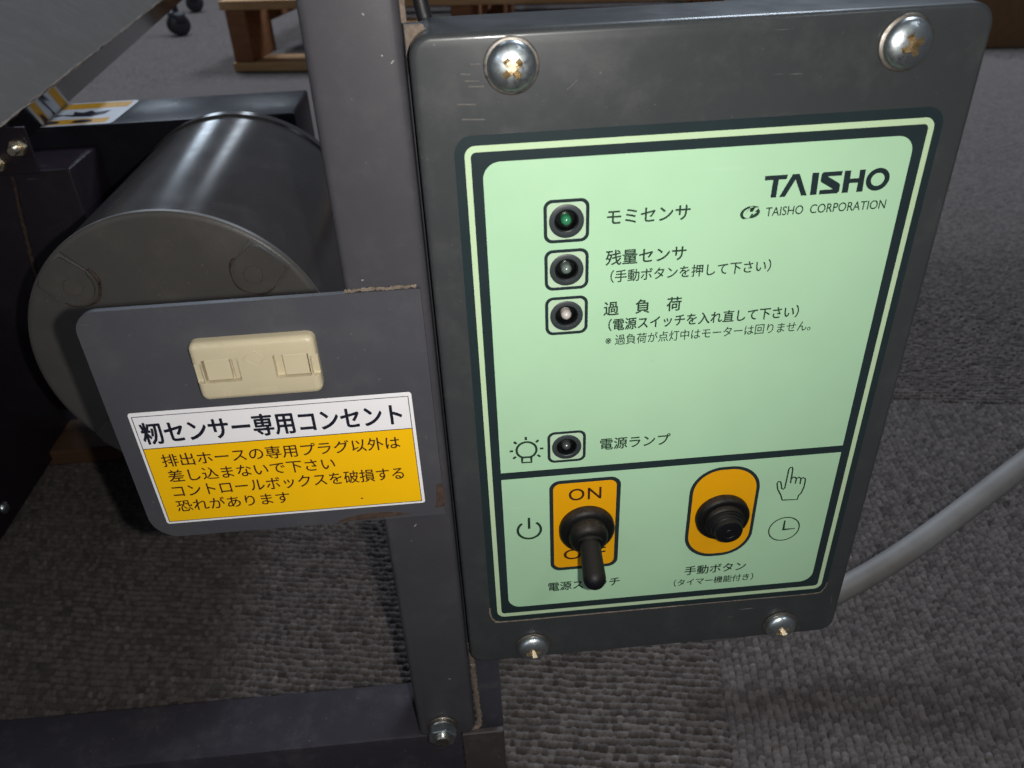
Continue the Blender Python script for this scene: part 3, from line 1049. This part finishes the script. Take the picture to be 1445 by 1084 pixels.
# ================================================================== motor
mo = thing('electric_motor', (-141.5, 200, -5), 'round grey electric motor with a glossy dark barrel behind the outlet plate', 'motor')
MX, MZ, MR = -141.5, 71.0, 73.5
bm = lathe_bm(MX, MZ, 120, [(0, 0), (MR - 3, 0), (MR - 1.0, -.4), (MR - .2, -1.2), (MR, -2.4), (MR, -3.2), (MR - 1, -3.4), (0, -3.4)], 128)
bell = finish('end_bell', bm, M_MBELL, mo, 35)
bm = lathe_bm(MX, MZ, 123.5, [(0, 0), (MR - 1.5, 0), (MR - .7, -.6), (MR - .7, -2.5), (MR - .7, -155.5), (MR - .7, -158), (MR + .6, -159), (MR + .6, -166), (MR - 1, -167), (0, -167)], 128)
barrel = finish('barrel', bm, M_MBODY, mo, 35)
for ang in (45, 135, 225, 315):
    # raised bolt pad reaching the rim, with its plugged bolt
    cx, cz = MX + 58 * math.cos(math.radians(ang)), MZ + 58 * math.sin(math.radians(ang))
    pad = []
    for i in range(15):
        a = math.radians(ang + 90 + 180 * i / 14)
        pad.append((cx + 10.5 * math.cos(a), cz + 10.5 * math.sin(a)))
    for da in (-8.6, -4.3, 0, 4.3, 8.6):
        a = math.radians(ang + da)
        pad.append((MX + 71.8 * math.cos(a), MZ + 71.8 * math.sin(a)))
    nb = prism(pad, 117.2, 121.5)
    bmesh.ops.bevel(nb, geom=[e for e in nb.edges if max(v.co.y for v in e.verts) < 119], offset=1.4, segments=4, affect='EDGES')
    p_ = finish('bolt_pad', nb, M_MBELL, bell, 40)
    rim = [(cx + 10.9 * math.cos(math.radians(ang + 90 + 180 * i / 14)), 119.8, cz + 10.9 * math.sin(math.radians(ang + 90 + 180 * i / 14))) for i in range(15)]
    finish('dirt_groove', tube_bm(rim, lambda t: 0.7 + 0.25 * math.sin(t * 17), 8, 3), M_GRIME, p_, 60)
    finish('bolt_plug', lathe_bm(cx, cz, 117.2, [(0, .25), (4.1, .25), (4.3, -.1), (4.7, -.1), (4.9, .3), (4.6, .3), (4.5, -.3)], 32), M_MBELL, p_, 40)

# ================================================================== belt cover behind the motor
bc = thing('belt_cover', (-250, 330, 0), 'black box shaped belt cover with a caution sticker on top, behind the motor', 'cover')
finish('cover_shell', box_bm(-420, -103.5, 300.5, 364, -60, 139, 1.6, 3), M_COVER, bc, 30)


def flat_top(name, poly, z, th, mt, parent):
    nb = bmesh.new()
    a = [nb.verts.new((x, y, z)) for x, y in poly]
    b = [nb.verts.new((x, y, z - th)) for x, y in poly]
    n = len(poly)
    nb.faces.new(a)
    nb.faces.new(b[::-1])
    for i in range(n):
        nb.faces.new((a[i], b[i], b[(i + 1) % n], a[(i + 1) % n]))
    return finish(name, nb, mt, parent)


def rr_xy(x0, x1, y0, y1, r):
    return rrect(x0, x1, y0, y1, r, 5)


cs = flat_top('caution_sticker', rr_xy(-318, -218.5, 302.5, 362.5, 4), 139.15, .12, M_OLDW, bc)
flat_top('yellow_band', rr_xy(-315.5, -221.5, 345, 359.8, 1), 139.19, .03, M_OLDY, cs)
flat_top('yellow_band', rr_xy(-315.5, -223.5, 305.8, 317.5, 1), 139.19, .03, M_OLDY, cs)
for x, w in ((-305, 14), (-284, 12), (-264, 10), (-246, 13)):
    flat_top('faded_lettering', [(x, 308.5), (x + w * .5, 307.4), (x + w, 309), (x + w * .92, 314), (x + w * .4, 315.4), (x + .6, 314)], 139.22, .02, M_NAVYINK, cs)
flat_top('pinch_symbol', [(-284, 322), (-262, 331), (-252, 329.5), (-254, 338), (-247, 334), (-243, 339), (-239, 333.5), (-230, 338), (-231, 328), (-238, 323), (-250, 324.5), (-258, 328), (-272, 323.5)],
         139.22, .02, M_NAVYINK, cs)

# ================================================================== machine body at the far left
mb = thing('feed_machine', (-420, 300, FLOOR), 'near black machine body panels at the left edge behind the motor', 'machine body')
finish('base_panel', box_bm(-640, -337, 60, 350, FLOOR + 6, 60, 1.5, 2), M_BODY, mb, 30)
finish('upper_panel', box_bm(-640, -229, 250.5, 299.5, -40, 127, 1.5, 2), M_BODY, mb, 30)
bm = tube_bm([(-262, 250.2, 125), (-266, 250.0, 100), (-269, 250.0, 78), (-271, 250, 60)], 0.9, 8, 10)
for v in bm.verts:
    v.co.x += random.uniform(-.5, .5)
finish('weld_bead', bm, M_RUST, mb)
bm = tube_bm([(-262, 249.6, 127.6), (-245, 249.4, 127.4), (-231, 249.6, 127.4)], 0.5, 8, 8)
finish('worn_edge', bm, M_LEG, mb)
# side screw
bm = lathe_bm(0, 0, 0, [(0, 0), (4.4, 0), (4.3, 1.2), (2.6, 2.4), (0, 2.8)], 24)
for v in bm.verts:
    x, y, z = v.co
    v.co = (-337 - y, 219 + x, -96.7 + z)
finish('screw', bm, M_ZINC, mb, 50)

# ================================================================== hopper trough, upper left
hp = thing('hopper_trough', (-350, 400, 142), 'grey sheet metal hopper trough slanting across the upper left corner', 'hopper')
D = Vector((-0.109, 1.0, 0.0))


def at_y(p, y):
    return Vector(p) + D * (y - p[1])


L1 = Vector((-230.2, 198.0, 167.0))
L2 = Vector((-258.6, 307.3, 141.8))
yn, yf = 150.0, 1000.0
bm = bmesh.new()
up = Vector((-0.80, 0.0, 0.60))
q = [at_y(L1, yn), at_y(L1, yf), at_y(L1, yf) + up * 420, at_y(L1, yn) + up * 420]
nrm = Vector((-0.6, 0, -0.8))
back = [p + nrm * 1.6 for p in q]
vs = [bm.verts.new(p) for p in q + back]
for f in ((0, 1, 2, 3), (7, 6, 5, 4), (0, 4, 5, 1), (1, 5, 6, 2), (2, 6, 7, 3), (3, 7, 4, 0)):
    bm.faces.new([vs[i] for i in f])
finish('sloping_wall', bm, M_HULL, hp)
bm = bmesh.new()
o1 = Vector((-.6, 0, -1.8))
q = [at_y(L1, yn + 60) + o1, at_y(L1, yf) + o1, at_y(L2, yf), at_y(L2, yn + 60)]
vs = [bm.verts.new(p) for p in q + [p + Vector((-2, 0, 0.5)) for p in q]]
for f in ((0, 1, 2, 3), (7, 6, 5, 4), (0, 4, 5, 1), (1, 5, 6, 2), (2, 6, 7, 3), (3, 7, 4, 0)):
    bm.faces.new([vs[i] for i in f])
finish('glossy_side_strip', bm, M_GLOSS, hp)
bm = tube_bm([tuple(at_y(L1, y) + Vector((.3, 0, -.5))) for y in range(150, 900, 30)], 0.7, 6, 3)
for v in bm.verts:
    v.co.x += random.uniform(-.5, .5)
    v.co.z += random.uniform(-.5, .5)
finish('dust_seam', bm, M_DUST, hp)


def hop_bolt(cx, cy, cz):
    hexp = [(cx + 4.6 * math.cos(math.radians(60 * i)), cz + 4.6 * math.sin(math.radians(60 * i))) for i in range(6)]
    bm = prism(hexp, cy, cy - 4)
    bmesh.ops.bevel(bm, geom=list(bm.edges), offset=.4, segments=1, affect='EDGES')
    o = finish('bolt', bm, M_GOLD, hp)
    finish('bolt_end', lathe_bm(cx, cz, cy - 4, [(2.4, 0), (2.4, 5), (2.0, 5.6), (0, 5.6)], 20), M_GOLD, o, 40)


bm = box_bm(-300, -224, 206, 209, 139, 163, .4, 1)
finish('end_flange', bm, M_BODY, hp)
hop_bolt(-229, 206, 153.5)
hop_bolt(-242, 206, 146)

# ================================================================== grey cable
bm = tube_bm([(110, 50, -84), (150, 55, -86), (172, 58, -79), (193, 61, -72), (219, 67, -61), (247, 75, -47), (289, 88, -23), (335, 104, 0), (400, 140, 14), (520, 240, -20), (640, 380, -90), (760, 480, -111)], 6.4, 28, 10)
cable = finish('power_cable', bm, M_CABLE, None, 80)
tag(cable, 'thick grey power cable leaving the lower right side of the control box', 'cable')

# thin black cable behind the box corner
bm = tube_bm([(40, 33, 190), (10, 33, 205), (-7.5, 33, 226), (-10, 33, 260), (-10.5, 34, 330), (-10, 36, 430)], 2.3, 16, 10)
tag(finish('signal_cable', bm, M_BLACKP, None, 80), 'thin black cable rising behind the upper left corner of the control box', 'cable')

# ================================================================== pallet
pl = thing('wooden_pallet', (-500, 1762, FLOOR), 'pale wooden pallet lying on the carpet in the background', 'pallet')
ya = math.radians(-12.5)


def to_pal(bm):
    for v in bm.verts:
        x, y, z = v.co
        v.co = (-500 + x * math.cos(ya) - y * math.sin(ya), 1762 + x * math.sin(ya) + y * math.cos(ya), FLOOR + z)
    return bm


for y0 in (0, 128, 256, 384, 512, 640, 768, 896, 1005):
    finish('deck_board', to_pal(box_bm(-4, 1105, y0, y0 + 92, 131, 151 + random.uniform(-1, 1), 2, 2)), M_WOODL, pl)
for y0 in (0, 490, 1000):
    finish('bottom_board', to_pal(box_bm(0, 1100, y0, y0 + 95, 1, 21, 2, 2)), M_WOODL, pl)
for x0 in (6, 520, 1046):
    bm = box_bm(x0, x0 + 46, 1, 140, 21.3, 130.7, 2, 1)
    box_bm(x0, x0 + 46, 140.3, 440, 88, 130.7, 2, 1, bm)
    box_bm(x0, x0 + 46, 440.3, 660, 21.3, 130.7, 2, 1, bm)
    box_bm(x0, x0 + 46, 660.3, 960, 88, 130.7, 2, 1, bm)
    box_bm(x0, x0 + 46, 960.3, 1096, 21.3, 130.7, 2, 1, bm)
    finish('stringer', to_pal(bm), M_WOODR, pl)

# ================================================================== cardboard box, upper right
cd = thing('cardboard_box', (1380, 1620, FLOOR), 'brown cardboard box at the upper right edge of the photo', 'box')
bm = box_bm(0, 420, 0, 330, 0, 260, 3, 2)
ca_ = math.radians(-10)
for v in bm.verts:
    x, y, z = v.co
    v.co = (1120 + x * math.cos(ca_) - y * math.sin(ca_), 1562 + x * math.sin(ca_) + y * math.cos(ca_), FLOOR + z)
finish('carton', bm, M_CARD, cd, 30)
bm = prism([(108, 74), (128, 74), (126, 84), (118, 90), (112, 84)], -1.2, -.4)
for v in bm.verts:
    x, y, z = v.co
    v.co = (1120 + x * math.cos(ca_) - y * math.sin(ca_), 1562 + x * math.sin(ca_) + y * math.cos(ca_), FLOOR + z)
finish('printed_mark', bm, M_BROWNINK, cd)


# ================================================================== casters in the far background
def caster(loc, rz, label):
    t = thing('caster_wheel', loc, label, 'caster', 'black casters standing behind the hopper')
    x, y, z = loc
    for s in (-1, 1):
        bm = lathe_bm(0, 0, 0, [(0, -9), (22, -9), (27, -6), (28, 0), (27, 6), (22, 9), (0, 9)], 32)
        for v in bm.verts:
            px_, py_, pz_ = v.co
            py_ += s * 14
            v.co = (x + px_ * math.cos(rz) - py_ * math.sin(rz), y + px_ * math.sin(rz) + py_ * math.cos(rz), z + 28 + pz_)
        finish('wheel', bm, M_BLACKP, t, 40)
    bm = box_bm(-18, 18, -26, 26, 30, 62, 9, 3)
    box_bm(-7, 7, -7, 7, 60, 150, 3, 2, bm)
    for v in bm.verts:
        px_, py_, pz_ = v.co
        v.co = (x + px_ * math.cos(rz) - py_ * math.sin(rz), y + px_ * math.sin(rz) + py_ * math.cos(rz), z + pz_)
    finish('hood', bm, M_BLACKP, t, 40)


caster((-770, 2330, FLOOR), 0.7, 'nearer black caster on the carpet beside the hopper edge')
caster((-838, 2790, FLOOR), 0.2, 'farther black caster at the top edge of the photo')

# ================================================================== scrap of wood under the machine
bm = box_bm(-343, -285, 292, 336, FLOOR, FLOOR + 14, 2, 2)
wd = finish('wood_offcut', bm, M_SCRAP, None)
tag(wd, 'small orange brown wood offcut on the carpet under the motor', 'wood scrap')
